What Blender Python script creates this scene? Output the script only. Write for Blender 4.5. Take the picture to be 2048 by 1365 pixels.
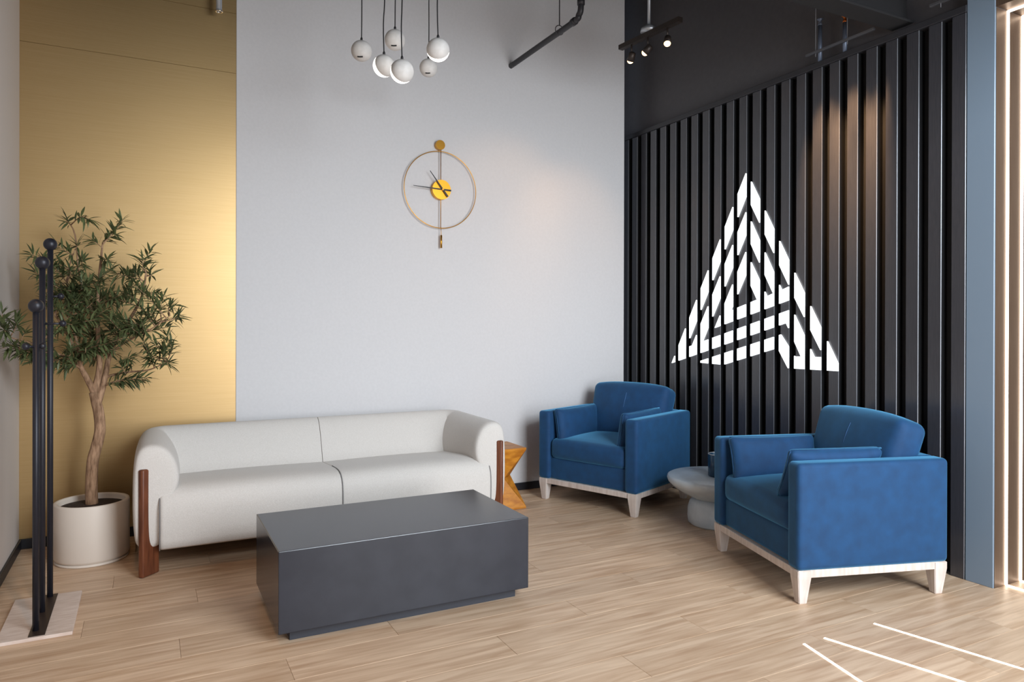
import bpy, bmesh, math, random
from mathutils import Vector, Matrix
random.seed(7)
scene = bpy.context.scene
COL = scene.collection
for o in list(bpy.data.objects):
    bpy.data.objects.remove(o, do_unlink=True)

# ------------------------------------------------------------------ camera
F_PX, CY, YAW, PITCH, ROLL = 1423.77, 650.1, 0.475477, -0.00207423, -0.002414
CAM = Vector((0, 0, 1.25))
_F = Vector((math.sin(YAW) * math.cos(PITCH), math.cos(YAW) * math.cos(PITCH), math.sin(PITCH)))
_r = Vector((math.cos(YAW), -math.sin(YAW), 0)); _d = _F.cross(_r)
_R = math.cos(ROLL) * _r + math.sin(ROLL) * _d
_D = -math.sin(ROLL) * _r + math.cos(ROLL) * _d
cd = bpy.data.cameras.new('camera'); cam = bpy.data.objects.new('camera', cd); COL.objects.link(cam)
m = Matrix.Identity(4)
for i in range(3):
    m[i][0] = _R[i]; m[i][1] = -_D[i]; m[i][2] = -_F[i]; m[i][3] = CAM[i]
cam.matrix_world = m
cd.sensor_fit = 'HORIZONTAL'; cd.sensor_width = 36; cd.lens = F_PX / 2048 * 36
cd.shift_y = (CY - 682.5) / 2048
cd.clip_start = 0.02
scene.camera = cam

def ray(x, y):
    return _R * ((x - 1024) / F_PX) + _D * ((y - CY) / F_PX) + _F
def on(ax, v, x, y):                       # point of a plane (axis = value) seen at a photo pixel
    d = ray(x, y); t = (v - CAM[ax]) / d[ax]; return CAM + d * t

# ------------------------------------------------------------------ world, light, exposure
scene.view_settings.view_transform = 'Standard'; scene.view_settings.look = 'None'
scene.view_settings.gamma = 1; scene.view_settings.use_curve_mapping = False
scene.view_settings.exposure = 0.0
scene.cycles.max_bounces = 6; scene.cycles.diffuse_bounces = 4; scene.cycles.glossy_bounces = 2; scene.cycles.transmission_bounces = 2; scene.cycles.adaptive_threshold = 0.03
w = bpy.data.worlds.new('world'); scene.world = w; w.use_nodes = True
w.node_tree.nodes['Background'].inputs[0].default_value = (0.75, 0.85, 1, 1)
w.node_tree.nodes['Background'].inputs[1].default_value = 0.6

def area(name, loc, direction, sx, sy, power, col, spread=math.pi):
    l = bpy.data.lights.new(name, 'AREA'); l.shape = 'RECTANGLE'; l.size = sx; l.size_y = sy
    l.energy = power; l.color = col; l.spread = spread
    o = bpy.data.objects.new(name, l); COL.objects.link(o); o.location = loc
    o.rotation_euler = Vector(direction).to_track_quat('-Z', 'Y').to_euler(); return o
# daylight entering through the shopfront window behind the camera
area('window_sky', (2.375, -1.12, 2.875), (0, 1, 0), 2.25, 1.85, 262, (0.85, 0.935, 1.0))
area('window_street', (2.375, -1.12, 1.025), (0, 1, 0), 2.25, 1.85, 108, (0.92, 0.955, 1.0))
def spot(name, loc, target, power, size, blend, col, r=0.02, parent=None):
    l = bpy.data.lights.new(name, 'SPOT'); l.energy = power; l.spot_size = size; l.spot_blend = blend
    l.color = col; l.shadow_soft_size = r
    o = bpy.data.objects.new(name, l); COL.objects.link(o); o.location = loc
    o.rotation_euler = (Vector(target) - Vector(loc)).to_track_quat('-Z', 'Y').to_euler()
    return o

# ------------------------------------------------------------------ materials
def srgb(r, g, b):
    f = lambda c: (c / 255 / 12.92) if c <= 10 else ((c / 255 + 0.055) / 1.055) ** 2.4
    return (f(r), f(g), f(b), 1)
def mat(name, col, rough=0.5, metal=0.0, emit=None, es=0.0, **kw):
    mt = bpy.data.materials.new(name); mt.use_nodes = True
    b = mt.node_tree.nodes['Principled BSDF']
    b.inputs['Base Color'].default_value = col; b.inputs['Roughness'].default_value = rough
    b.inputs['Metallic'].default_value = metal
    if emit: b.inputs['Emission Color'].default_value = emit; b.inputs['Emission Strength'].default_value = es
    for k, v in kw.items(): b.inputs[k.replace('_', ' ')].default_value = v
    return mt
def noise_col(mt, scale, ca, cb, coord='Object', detail=4, stretch=(1, 1, 1), bump=0.0, lo=0.35, hi=0.65):
    nt = mt.node_tree; b = nt.nodes['Principled BSDF']
    tc = nt.nodes.new('ShaderNodeTexCoord'); mp = nt.nodes.new('ShaderNodeMapping')
    mp.inputs['Scale'].default_value = stretch
    n = nt.nodes.new('ShaderNodeTexNoise'); n.inputs['Scale'].default_value = scale; n.inputs['Detail'].default_value = detail
    r = nt.nodes.new('ShaderNodeValToRGB')
    r.color_ramp.elements[0].position = lo; r.color_ramp.elements[0].color = ca
    r.color_ramp.elements[1].position = hi; r.color_ramp.elements[1].color = cb
    L = nt.links.new
    L(tc.outputs[coord], mp.inputs[0]); L(mp.outputs[0], n.inputs['Vector']); L(n.outputs[0], r.inputs[0]); L(r.outputs[0], b.inputs['Base Color'])
    if bump:
        bp = nt.nodes.new('ShaderNodeBump'); bp.inputs['Strength'].default_value = bump; bp.inputs['Distance'].default_value = 0.004
        L(n.outputs[0], bp.inputs['Height']); L(bp.outputs[0], b.inputs['Normal'])
    return mt
M = {}
M['grey_wall'] = noise_col(mat('grey_wall_paint', srgb(205, 203, 205), 0.75), 60, srgb(204, 202, 203), srgb(207, 205, 206), bump=0.02)
M['left_wall'] = mat('warm_white_paint', srgb(205, 196, 190), 0.75)
M['rear_wall'] = mat('rear_wall_paint', srgb(70, 68, 68), 0.7)
M['dark_paint'] = noise_col(mat('charcoal_paint', srgb(76, 74, 77), 0.5), 30, srgb(74, 72, 75), srgb(78, 76, 79))
M['ceiling'] = mat('black_ceiling', srgb(26, 25, 27), 0.8)
M['slat'] = noise_col(mat('charcoal_slat', srgb(50, 50, 54), 0.26, IOR=1.7), 20, srgb(52, 52, 57), srgb(57, 57, 62), stretch=(1, 8, 0.6))
M['slat_back'] = mat('slat_backing', srgb(14, 14, 17), 0.6)
M['slat_edge'] = mat('slat_edge_highlight', srgb(120, 122, 128), 0.3, 0.3)  # bright glint along the near slat edges, put into the colour
M['trim'] = mat('slat_trim', srgb(44, 44, 48), 0.4)
M['column'] = mat('slate_column', srgb(118, 134, 150), 0.3)
M['portal'] = noise_col(mat('brushed_portal', srgb(92, 74, 60), 0.45, 0.3), 8, srgb(88, 70, 57), srgb(96, 78, 64), stretch=(40, 40, 1))
M['gold'] = noise_col(mat('brushed_gold', srgb(186, 156, 110), 0.46, 1.0), 3, srgb(184, 154, 108), srgb(188, 158, 113), stretch=(1, 1, 60))
M['base'] = mat('black_baseboard', srgb(22, 23, 30), 0.45)
M['slate'] = noise_col(mat('slate_table', srgb(40, 43, 52), 0.2), 9, srgb(38, 41, 50), srgb(43, 46, 55), bump=0.02)
M['slate_plinth'] = mat('slate_plinth', srgb(44, 47, 56), 0.5)
M['white_fabric'] = noise_col(mat('ivory_boucle', srgb(208, 202, 196), 0.9, Sheen_Weight=0.15), 350, srgb(200, 194, 188), srgb(214, 209, 204), bump=0.25)
M['seam'] = mat('grey_seam_cord', srgb(120, 118, 118), 0.9)
M['walnut'] = noise_col(mat('walnut', srgb(104, 58, 36), 0.4), 10, srgb(88, 46, 28), srgb(122, 70, 44), stretch=(6, 6, 0.7))
M['velvet'] = noise_col(mat('blue_velvet', srgb(4, 56, 98), 0.8), 17, srgb(3, 51, 91), srgb(6, 62, 107), bump=0.05, lo=0.3, hi=0.7)
vb = M['velvet'].node_tree.nodes['Principled BSDF']
vb.inputs['Sheen Weight'].default_value = 1.0; vb.inputs['Sheen Roughness'].default_value = 0.4
vb.inputs['Sheen Tint'].default_value = srgb(110, 190, 235)
M['velvet_seam'] = mat('velvet_seam', srgb(70, 110, 160), 0.8)
M['whitewash'] = noise_col(mat('whitewashed_wood', srgb(206, 194, 186), 0.5), 8, srgb(194, 180, 171), srgb(214, 203, 196), stretch=(6, 6, 0.8))
M['ochre'] = noise_col(mat('ochre_wood', srgb(186, 118, 30), 0.4), 12, srgb(168, 100, 22), srgb(204, 134, 40), stretch=(1, 1, 3))
M['concrete'] = noise_col(mat('pale_concrete', srgb(194, 206, 216), 0.35), 18, srgb(188, 200, 210), srgb(200, 211, 220), bump=0.03)
M['cup'] = mat('dark_teal_glaze', srgb(28, 58, 82), 0.2)
M['black_metal'] = mat('black_metal', srgb(36, 36, 44), 0.42, 0.3)
M['black_pipe'] = mat('black_pipe', srgb(40, 39, 43), 0.5)
M['travertine'] = noise_col(mat('white_marble_base', srgb(214, 196, 184), 0.35), 14, srgb(204, 184, 172), srgb(222, 206, 196), stretch=(1, 6, 1))
M['bronze'] = mat('dark_bronze_strip', srgb(64, 52, 46), 0.4, 0.4)
M['pot'] = mat('ivory_pot', srgb(220, 208, 196), 0.5)
M['soil'] = noise_col(mat('dark_soil', srgb(46, 34, 28), 0.95), 90, srgb(30, 22, 18), srgb(70, 52, 42), bump=0.8)
M['bark'] = noise_col(mat('olive_bark', srgb(150, 116, 88), 0.85), 22, srgb(118, 88, 64), srgb(178, 142, 112), stretch=(3, 3, 0.8), bump=0.4)
M['leaf'] = noise_col(mat('olive_leaf', srgb(72, 84, 50), 0.45), 9, srgb(58, 68, 40), srgb(104, 112, 72), coord='Object', lo=0.3, hi=0.7)
M['brass'] = mat('polished_brass', srgb(206, 150, 62), 0.3, 1.0)
M['clock_gold'] = mat('gold_dial', srgb(232, 168, 48), 0.32, 0.75)
M['black_hand'] = mat('black_clock_hand', srgb(22, 20, 20), 0.4)
M['globe'] = noise_col(mat('white_globe_shell', srgb(206, 202, 198), 0.55), 30, srgb(200, 196, 192), srgb(212, 208, 205))
M['glow'] = mat('opal_glow', (1, 0.97, 0.94, 1), 0.4, emit=(1, 0.93, 0.86, 1), es=3.0)
M['cord'] = mat('black_cord', srgb(24, 22, 24), 0.6)
M['led'] = mat('led_line', (1, 1, 1, 1), 0.4, emit=(1, 0.80, 0.60, 1), es=6.0)
M['logo'] = mat('backlit_logo_acrylic', (0.9, 0.9, 0.9, 1), 0.4, emit=(0.92, 0.97, 1, 1), es=1.4)
M['halogen'] = mat('halogen_lens', (1, 1, 1, 1), 0.3, emit=(1, 0.58, 0.24, 1), es=4.5)
M['grey_metal'] = mat('satin_grey_metal', srgb(168, 172, 178), 0.4, 0.6)
M['track'] = mat('dark_track_bronze', srgb(52, 44, 40), 0.45, 0.3)
M['chrome'] = mat('chrome_ring', srgb(220, 215, 205), 0.2, 1.0)
M['steel'] = mat('galvanised_steel', srgb(110, 112, 118), 0.45, 0.7)
M['blue_pipe'] = mat('dark_sprinkler_pipe', srgb(92, 102, 120), 0.4, 0.3)
M['copper'] = mat('copper_sprinkler', srgb(176, 96, 44), 0.35, 0.9)
M['glass'] = mat('window_glass', (1, 1, 1, 1), 0.02, Transmission_Weight=1.0)
def wood_floor():
    mt = mat('oak_plank', srgb(190, 155, 122), 0.42); nt = mt.node_tree; b = nt.nodes['Principled BSDF']; L = nt.links.new
    tc = nt.nodes.new('ShaderNodeTexCoord'); oi = nt.nodes.new('ShaderNodeObjectInfo')
    ad = nt.nodes.new('ShaderNodeVectorMath'); ad.operation = 'ADD'
    sc = nt.nodes.new('ShaderNodeVectorMath'); sc.operation = 'SCALE'; sc.inputs['Scale'].default_value = 37.0
    cb = nt.nodes.new('ShaderNodeCombineXYZ')
    for k in range(3): L(oi.outputs['Random'], cb.inputs[k])
    L(cb.outputs[0], sc.inputs[0]); L(tc.outputs['Object'], ad.inputs[0]); L(sc.outputs[0], ad.inputs[1])
    mp = nt.nodes.new('ShaderNodeMapping'); mp.inputs['Scale'].default_value = (0.9, 11, 1); L(ad.outputs[0], mp.inputs[0])
    n1 = nt.nodes.new('ShaderNodeTexNoise'); n1.inputs['Scale'].default_value = 3.2; n1.inputs['Detail'].default_value = 7; n1.inputs['Distortion'].default_value = 0.6
    L(mp.outputs[0], n1.inputs['Vector'])
    r = nt.nodes.new('ShaderNodeValToRGB'); L(n1.outputs[0], r.inputs[0])
    r.color_ramp.elements[0].position = 0.32; r.color_ramp.elements[0].color = srgb(184, 151, 121)
    r.color_ramp.elements[1].position = 0.66; r.color_ramp.elements[1].color = srgb(216, 188, 160)
    hs = nt.nodes.new('ShaderNodeHueSaturation'); L(r.outputs[0], hs.inputs['Color'])
    mr = nt.nodes.new('ShaderNodeMapRange'); L(oi.outputs['Random'], mr.inputs[0]); mr.inputs[3].default_value = 0.90; mr.inputs[4].default_value = 1.06
    L(mr.outputs[0], hs.inputs['Value']); L(hs.outputs[0], b.inputs['Base Color'])
    rr = nt.nodes.new('ShaderNodeMapRange'); L(n1.outputs[0], rr.inputs[0]); rr.inputs[3].default_value = 0.36; rr.inputs[4].default_value = 0.5
    L(rr.outputs[0], b.inputs['Roughness'])
    bp = nt.nodes.new('ShaderNodeBump'); bp.inputs['Strength'].default_value = 0.06; bp.inputs['Distance'].default_value = 0.002
    L(n1.outputs[0], bp.inputs['Height']); L(bp.outputs[0], b.inputs['Normal'])
    return mt
M['oak'] = wood_floor()

# ------------------------------------------------------------------ mesh helpers
def mesh_of(name, bm, material, smooth=False):
    me = bpy.data.meshes.new(name); bmesh.ops.recalc_face_normals(bm, faces=bm.faces)
    bm.to_mesh(me); bm.free()
    if material: me.materials.append(M[material] if isinstance(material, str) else material)
    if smooth: me.polygons.foreach_set('use_smooth', [True] * len(me.polygons))
    return me
def link(name, me, parent=None, loc=None, rot=None):
    o = bpy.data.objects.new(name, me); COL.objects.link(o)
    if parent: o.parent = parent
    if loc is not None: o.location = loc
    if rot is not None: o.rotation_euler = rot
    return o
def obj(name, bm, material, parent=None, smooth=False, loc=None, rot=None):
    return link(name, mesh_of(name, bm, material, smooth), parent, loc, rot)
def tag(o, label, cat, group=None, kind=None):
    o['label'] = label; o['category'] = cat
    if group: o['group'] = group
    if kind: o['kind'] = kind
    return o
def struct(o): o['kind'] = 'structure'; return o
def thing(name, label, cat, loc=(0, 0, 0), rz=0.0, group=None):
    o = bpy.data.objects.new(name, None); COL.objects.link(o); o.location = loc; o.rotation_euler = (0, 0, rz)
    o.empty_display_size = 0.1
    return tag(o, label, cat, group)
def box(bm, x0, x1, y0, y1, z0, z1, bev=0.0, seg=2):
    g = bmesh.ops.create_cube(bm, size=1)['verts']
    for v in g:
        v.co = Vector(((x0 + x1) / 2 + v.co.x * (x1 - x0), (y0 + y1) / 2 + v.co.y * (y1 - y0), (z0 + z1) / 2 + v.co.z * (z1 - z0)))
    if bev:
        es = list({e for v in g for e in v.link_edges})
        bmesh.ops.bevel(bm, geom=es, offset=bev, segments=seg, profile=0.5, affect='EDGES')
    return bm
def bx(*a, **k): return box(bmesh.new(), *a, **k)
def tube(bm, pts, radii, n=10, cap=True):
    pts = [Vector(p) for p in pts]
    if not isinstance(radii, (list, tuple)): radii = [radii] * len(pts)
    rings = []; up = None
    for i, p in enumerate(pts):
        t = (pts[min(i + 1, len(pts) - 1)] - pts[max(i - 1, 0)]).normalized()
        if up is None:
            up = Vector((0, 0, 1)) if abs(t.z) < 0.9 else Vector((1, 0, 0))
        a = t.cross(up)
        if a.length < 1e-5: a = t.cross(Vector((0, 1, 0)))
        a.normalize(); b = t.cross(a).normalized(); up = -b if (-b).dot(up) > 0 else b
        rings.append([bm.verts.new(p + (a * math.cos(2 * math.pi * k / n) + b * math.sin(2 * math.pi * k / n)) * radii[i]) for k in range(n)])
    for i in range(len(rings) - 1):
        for k in range(n):
            bm.faces.new((rings[i][k], rings[i][(k + 1) % n], rings[i + 1][(k + 1) % n], rings[i + 1][k]))
    if cap:
        bm.faces.new(rings[0][::-1]); bm.faces.new(rings[-1])
    return bm
def smooth_path(pts, sub=4):
    P = [Vector(p) for p in pts]; out = []
    for i in range(len(P) - 1):
        p0, p1, p2, p3 = P[max(i - 1, 0)], P[i], P[i + 1], P[min(i + 2, len(P) - 1)]
        for k in range(sub):
            t = k / sub
            out.append(0.5 * ((2 * p1) + (p2 - p0) * t + (2 * p0 - 5 * p1 + 4 * p2 - p3) * t * t + (3 * p1 - p0 - 3 * p2 + p3) * t ** 3))
    out.append(P[-1]); return out
def lathe(bm, prof, n=40, close=True, c=(0, 0)):
    rings = []
    for r, z in prof:
        if r < 1e-5: rings.append([bm.verts.new((c[0], c[1], z))])
        else: rings.append([bm.verts.new((c[0] + r * math.cos(2 * math.pi * k / n), c[1] + r * math.sin(2 * math.pi * k / n), z)) for k in range(n)])
    for i in range(len(rings) - 1):
        A, B = rings[i], rings[i + 1]
        for k in range(n):
            a0, a1 = A[k % len(A)], A[(k + 1) % len(A)]; b0, b1 = B[k % len(B)], B[(k + 1) % len(B)]
            vs = []
            for v in (a0, a1, b1, b0):
                if v not in vs: vs.append(v)
            if len(vs) >= 3: bm.faces.new(vs)
    return bm
def ball(bm, c, r, u=20, v=12):
    bmesh.ops.create_uvsphere(bm, u_segments=u, v_segments=v, radius=r, matrix=Matrix.Translation(c)); return bm
def torus(bm, c, R, r, axis='Y', n=64, k=8):
    rings = []
    for i in range(n):
        a = 2 * math.pi * i / n; ring = []
        for j in range(k):
            b = 2 * math.pi * j / k; rr = R + r * math.cos(b); h = r * math.sin(b)
            p = (rr * math.cos(a), h, rr * math.sin(a)) if axis == 'Y' else (rr * math.cos(a), rr * math.sin(a), h)
            ring.append(bm.verts.new(Vector(p) + Vector(c)))
        rings.append(ring)
    for i in range(n):
        for j in range(k):
            bm.faces.new((rings[i][j], rings[(i + 1) % n][j], rings[(i + 1) % n][(j + 1) % k], rings[i][(j + 1) % k]))
    return bm
def prism(bm, poly, d, z0, z1):            # poly: list of (x, y) plan points
    A = [bm.verts.new((x, y, z0)) for x, y in poly]; B = [bm.verts.new((x, y, z1)) for x, y in poly]
    bm.faces.new(A[::-1]); bm.faces.new(B)
    for i in range(len(poly)):
        j = (i + 1) % len(poly); bm.faces.new((A[i], A[j], B[j], B[i]))
    return bm
def soft(size, r, crown=(0, 0, 0, 0, 0, 0), n=7, k=4, fn=None):
    """rounded cushion block centred on 0; crown = extra bulge of -x,+x,-y,+y,-z,+z faces"""
    bm = bmesh.new(); h = [s / 2 for s in size]
    def coords(a):
        inner = h[a] - r; c = [-h[a] + r * (1 - math.cos(math.pi / 2 * i / k)) for i in range(k)]
        c += [-inner + 2 * inner * i / n for i in range(n + 1)]
        c += [-x for x in c[:k][::-1]]; return c
    G = [coords(a) for a in range(3)]; cache = {}
    def vert(p):
        key = tuple(round(x, 6) for x in p)
        if key in cache: return cache[key]
        q = Vector([max(-(h[a] - r), min(h[a] - r, p[a])) for a in range(3)])
        dd = Vector(p) - q
        pt = q + (dd.normalized() * r if dd.length > 1e-9 else dd)
        u = [pt[a] / h[a] for a in range(3)]
        for f in range(6):
            a = f // 2; sgn = 1 if f % 2 else -1
            if crown[f] and pt[a] * sgn > 0:
                o = [b for b in range(3) if b != a]
                pt[a] += sgn * crown[f] * (1 - u[o[0]] ** 2) * (1 - u[o[1]] ** 2) * min(1, max(0, u[a] * sgn))
        if fn: pt = fn(pt)
        v = bm.verts.new(pt); cache[key] = v; return v
    for a in range(3):
        b, c = (a + 1) % 3, (a + 2) % 3
        for s in (-1, 1):
            for i in range(len(G[b]) - 1):
                for j in range(len(G[c]) - 1):
                    vs = []
                    for ii, jj in ((i, j), (i + 1, j), (i + 1, j + 1), (i, j + 1)):
                        p = [0, 0, 0]; p[a] = s * h[a]; p[b] = G[b][ii]; p[c] = G[c][jj]
                        v = vert(p)
                        if v not in vs: vs.append(v)
                    if len(vs) >= 3:
                        try: bm.faces.new(vs)
                        except ValueError: pass
    return bm

# ------------------------------------------------------------------ room shell
XL, XS, YB, H = -0.617, 3.564, 4.72, 4.0     # left wall, slat fronts, back wall, ceiling
XE = 3.451                                     # end of the grey back wall
YP = 1.95                                      # portal wall
struct(obj('ceiling', bx(XL - 0.1, 5.2, -1.3, 5.3, H, H + 0.1), 'ceiling'))
floor = struct(obj('floor', bx(XL - 0.1, 5.2, -1.3, 5.3, -0.12, -0.012), 'slate_plinth'))
# oak planks, laid parallel to the back wall
PW, PL = 0.182, 1.22
plank_me = {}
def plank_mesh(L):
    key = round(L, 3)
    if key not in plank_me:
        plank_me[key] = mesh_of('plank', box(bmesh.new(), 0, L - 0.0008, 0, PW - 0.0008, -0.012, 0, 0.0009, 1), 'oak')
    return plank_me[key]
y = YB + 0.02 - PW; row = 0
while y > -1.2:
    x0 = XL; x1 = 5.1
    x = x0 - (row * 0.437 + 0.21) % PL; row += 1
    while x < x1:
        a, b = max(x, x0), min(x + PL, x1)
        if b - a > 0.05:
            link('plank', plank_mesh(b - a), floor, (a, y, 0))
        x += PL
    y -= PW
# back wall: grey painted part and gold panelled part
struct(obj('wall_back', bx(0.5, XE, YB, YB + 0.12, 0, H, 0.002, 1), 'grey_wall'))
gw = struct(obj('wall_back', bx(XL, 0.5, YB + 0.004, YB + 0.12, 0, H), 'gold'))
for z0, z1 in ((0.0, 2.797), (2.7985, 3.168), (3.1695, H)):
    obj('gold_panel', bx(XL, 0.499, YB - 0.0015, YB + 0.0035, z0, z1, 0.0004, 1), 'gold', gw)
struct(obj('wall_left', bx(XL - 0.1, XL, -1.3, YB + 0.12, 0, H), 'left_wall'))
struct(obj('baseboard_back', bx(XL, XE, YB - 0.014, YB - 0.0015, 0, 0.055, 0.003, 2), 'base'))
struct(obj('baseboard_left', bx(XL, XL + 0.012, -1.2, YB - 0.014, 0, 0.055, 0.003, 2), 'base'))
# rear shopfront wall with its window, behind the camera
WX0, WX1, WZ0, WZ1 = 1.25, 3.5, 0.1, 3.8
bm = bmesh.new()
box(bm, XL, WX0, -1.3, -1.2, 0, H); box(bm, WX1, 3.7, -1.3, -1.2, 0, H)
box(bm, WX0, WX1, -1.3, -1.2, 0, WZ0); box(bm, WX0, WX1, -1.3, -1.2, WZ1, H)
struct(obj('wall_rear', bm, 'rear_wall'))
win = struct(obj('window_1', bx(WX0, WX1, -1.26, -1.24, WZ0, WZ1), 'glass'))
for xx in (WX0, (WX0 + WX1) / 2 - 0.03, WX1 - 0.06):
    obj('mullion', bx(xx, xx + 0.06, -1.29, -1.21, WZ0, WZ1), 'base', win)
# added unseen bulkhead, keeps window light off the upper back wall
struct(obj('ceiling', bx(XL, XS, 1.0, 1.15, 2.72, H), 'ceiling'))
# slat wall
wr = struct(obj('wall_right', bx(3.62, 3.72, 2.05, 5.2, 0, H), 'dark_paint'))
obj('slat_backing', bx(3.612, 3.62, 2.077, 5.1, 0, 2.777), 'slat_back', wr)
SW, SP, S0 = 0.069, 0.1189, 4.885 + 0.1189
slat_me = mesh_of('slat', box(bmesh.new(), 0, 0.048, -SW, 0, 0, 2.777, 0.0022, 1), 'slat')
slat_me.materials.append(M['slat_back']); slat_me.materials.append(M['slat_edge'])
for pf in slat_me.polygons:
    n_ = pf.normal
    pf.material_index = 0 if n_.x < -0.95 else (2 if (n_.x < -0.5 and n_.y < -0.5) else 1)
slats = []
for k in range(25):
    ys = S0 - SP * k; slats.append((ys - SW, ys))
    link('slat', slat_me, wr, (XS, ys, 0))
obj('top_rail', bx(3.555, 3.62, 2.077, 5.1, 2.777, 2.812, 0.002, 1), 'trim', wr)
struct(obj('wall_end', bx(3.2, 3.72, 5.2, 5.3, 0, H), 'dark_paint'))
# slate column and lit portal
struct(obj('column', bx(XS, 3.72, 1.948, 2.077, 0, H, 0.002, 1), 'column'))
struct(obj('wall_portal', bx(3.5725, 5.1, YP - 0.004, 2.05, 0, 2.75), 'portal'))
struct(obj('ceiling', bx(3.57, 5.1, 0.35, 1.949, 2.752, 2.85), 'portal'))
struct(obj('wall_portal', bx(3.57, 5.1, 0.25, 0.35, 0, 2.85), 'portal'))
struct(obj('wall_portal', bx(5.1, 5.2, 0.25, 2.05, 0, 2.85), 'portal'))
struct(obj('wall_right', bx(XS, 3.7, -1.2, 0.25, 0, H), 'rear_wall'))
struct(obj('wall_right', bx(XS, 3.72, 0.25, 1.949, 2.851, H), 'dark_paint'))
ring_label = ['warm white light line ringing the doorway, nearest the slate column',
              'second warm white light line ringing the doorway, at the right picture edge']
for i, xx in enumerate((3.663, 3.786)):
    t = thing('light_ring', ring_label[i], 'light strip', (xx, YP - 0.005, 0), group='light lines of the doorway')
    obj('vertical_strip', bx(-0.009, 0.009, -0.004, 0.0, 0.004, 2.748), 'led', t)
    obj('ceiling_strip', bx(-0.009, 0.009, -1.59, -0.004, 2.744, 2.75), 'led', t)
    obj('floor_strip', bx(-0.009, 0.009, -1.59, -0.004, 0.0005, 0.004), 'led', t)
# light lines inlaid in the floor
fl_lab = ['white light line in the oak floor that slants towards the camera, leftmost of three',
          'white light line in the oak floor, middle of the three',
          'white light line in the oak floor, longest and rightmost of the three']
for i, (p, q) in enumerate((((2.287, 1.946), (2.222, 1.648)), ((2.402, 1.946), (2.539, 1.487)), ((2.704, 1.946), (2.83, 1.44)))):
    a, b = Vector((*p, 0)), Vector((*q, 0)); d = (b - a).normalized(); b = a + d * 1.5; n = Vector((-d.y, d.x, 0)) * 0.0055
    bm = prism(bmesh.new(), [(v.x, v.y) for v in (a - n, a + n, b + n, b - n)], 0, -0.002, 0.0015)
    tag(obj('floor_light_line', bm, 'led'), fl_lab[i], 'light strip', 'light lines in the floor')

# ------------------------------------------------------------------ logo sign on the slats
XLOGO = XS - 0.012
outer = [(1492.2, 343.7), (1682.6, 743.4), (1575.4, 737), (1554.5, 696.3), (1445.7, 730.2), (1395, 725.5), (1396, 723.6),
         (1560.5, 669.6), (1589, 713.8), (1601.2, 713.3), (1571.4, 646.4), (1342.9, 726.6)]
g1 = [(1492.2, 390.4), (1577.8, 573), (1562.5, 580.5), (1491.9, 421.9), (1383.5, 691.5), (1371, 695.5)]
g2 = [(1491.9, 467.8), (1545.6, 587.2), (1533, 593), (1491, 503.3), (1429, 656.2), (1588.5, 596.3), (1647.5, 715.2), (1627.3, 714.3), (1583, 618.5), (1403.9, 683.5)]
g3 = [(1490.9, 549.7), (1513.4, 599.6), (1460.5, 621.5)]
edges = []
for poly in (outer, g1, g2, g3):
    P = [on(0, XLOGO, *p) for p in poly]
    for i in range(len(P)):
        a, b = P[i], P[(i + 1) % len(P)]; edges.append(((a.y, a.z), (b.y, b.z)))
vy = sorted({e[0][0] for e in edges})
sign = thing('logo_sign', 'glowing white triangular logo in nested stripes mounted across the dark slats', 'sign', (XLOGO, 3.45, 1.3))
for (s0, s1) in slats:
    s0 -= 0.0015; s1 += 0.0015
    cuts = [s0] + [v for v in vy if s0 + 1e-4 < v < s1 - 1e-4] + [s1]
    traps = []
    for a, b in zip(cuts, cuts[1:]):
        if b - a < 1e-5: continue
        mid = (a + b) / 2; hits = []
        for (p, q) in edges:
            if min(p[0], q[0]) < mid < max(p[0], q[0]):
                zf = lambda yy: p[1] + (q[1] - p[1]) * (yy - p[0]) / (q[0] - p[0])
                hits.append((zf(mid), zf(a), zf(b)))
        hits.sort()
        for i in range(0, len(hits) - 1, 2):
            traps.append((a, b, hits[i][1], hits[i][2], hits[i + 1][1], hits[i + 1][2]))
    groups = []
    for t in traps:
        near = [g for g in groups if any((abs(u[1] - t[0]) < 1e-6 and min(u[5], t[4]) - max(u[3], t[2]) > 1e-4) or (abs(t[1] - u[0]) < 1e-6 and min(t[5], u[4]) - max(t[3], u[2]) > 1e-4) for u in g)]
        new = [t]
        for g in near: new += g; groups.remove(g)
        groups.append(new)
    for g in groups:
        if sum((t[1] - t[0]) * ((t[4] - t[2]) + (t[5] - t[3])) / 2 for t in g) < 6e-5: continue
        bm = bmesh.new()
        for (a, b, za, zb, Za, Zb) in g:
            F_ = [bm.verts.new((0, yy - 3.45, zz - 1.3)) for yy, zz in ((a, za), (b, zb), (b, Zb), (a, Za))]
            B_ = [bm.verts.new((0.011, yy - 3.45, zz - 1.3)) for yy, zz in ((a, za), (b, zb), (b, Zb), (a, Za))]
            bm.faces.new(F_); bm.faces.new(B_[::-1])
            for i in range(4): bm.faces.new((F_[i], B_[i], B_[(i + 1) % 4], F_[(i + 1) % 4]))
        obj('logo_panel', bm, 'logo', sign)

# ------------------------------------------------------------------ coffee table
t = thing('coffee_table', 'low dark slate block coffee table in front of the white sofa', 'table', (1.006, 3.157, 0))
obj('block', bx(-0.549, 0.549, -0.307, 0.307, 0.043, 0.365, 0.003, 2), 'slate', t)
obj('plinth', bx(-0.5, 0.5, -0.27, 0.27, 0.0, 0.043), 'slate_plinth', t)

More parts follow.
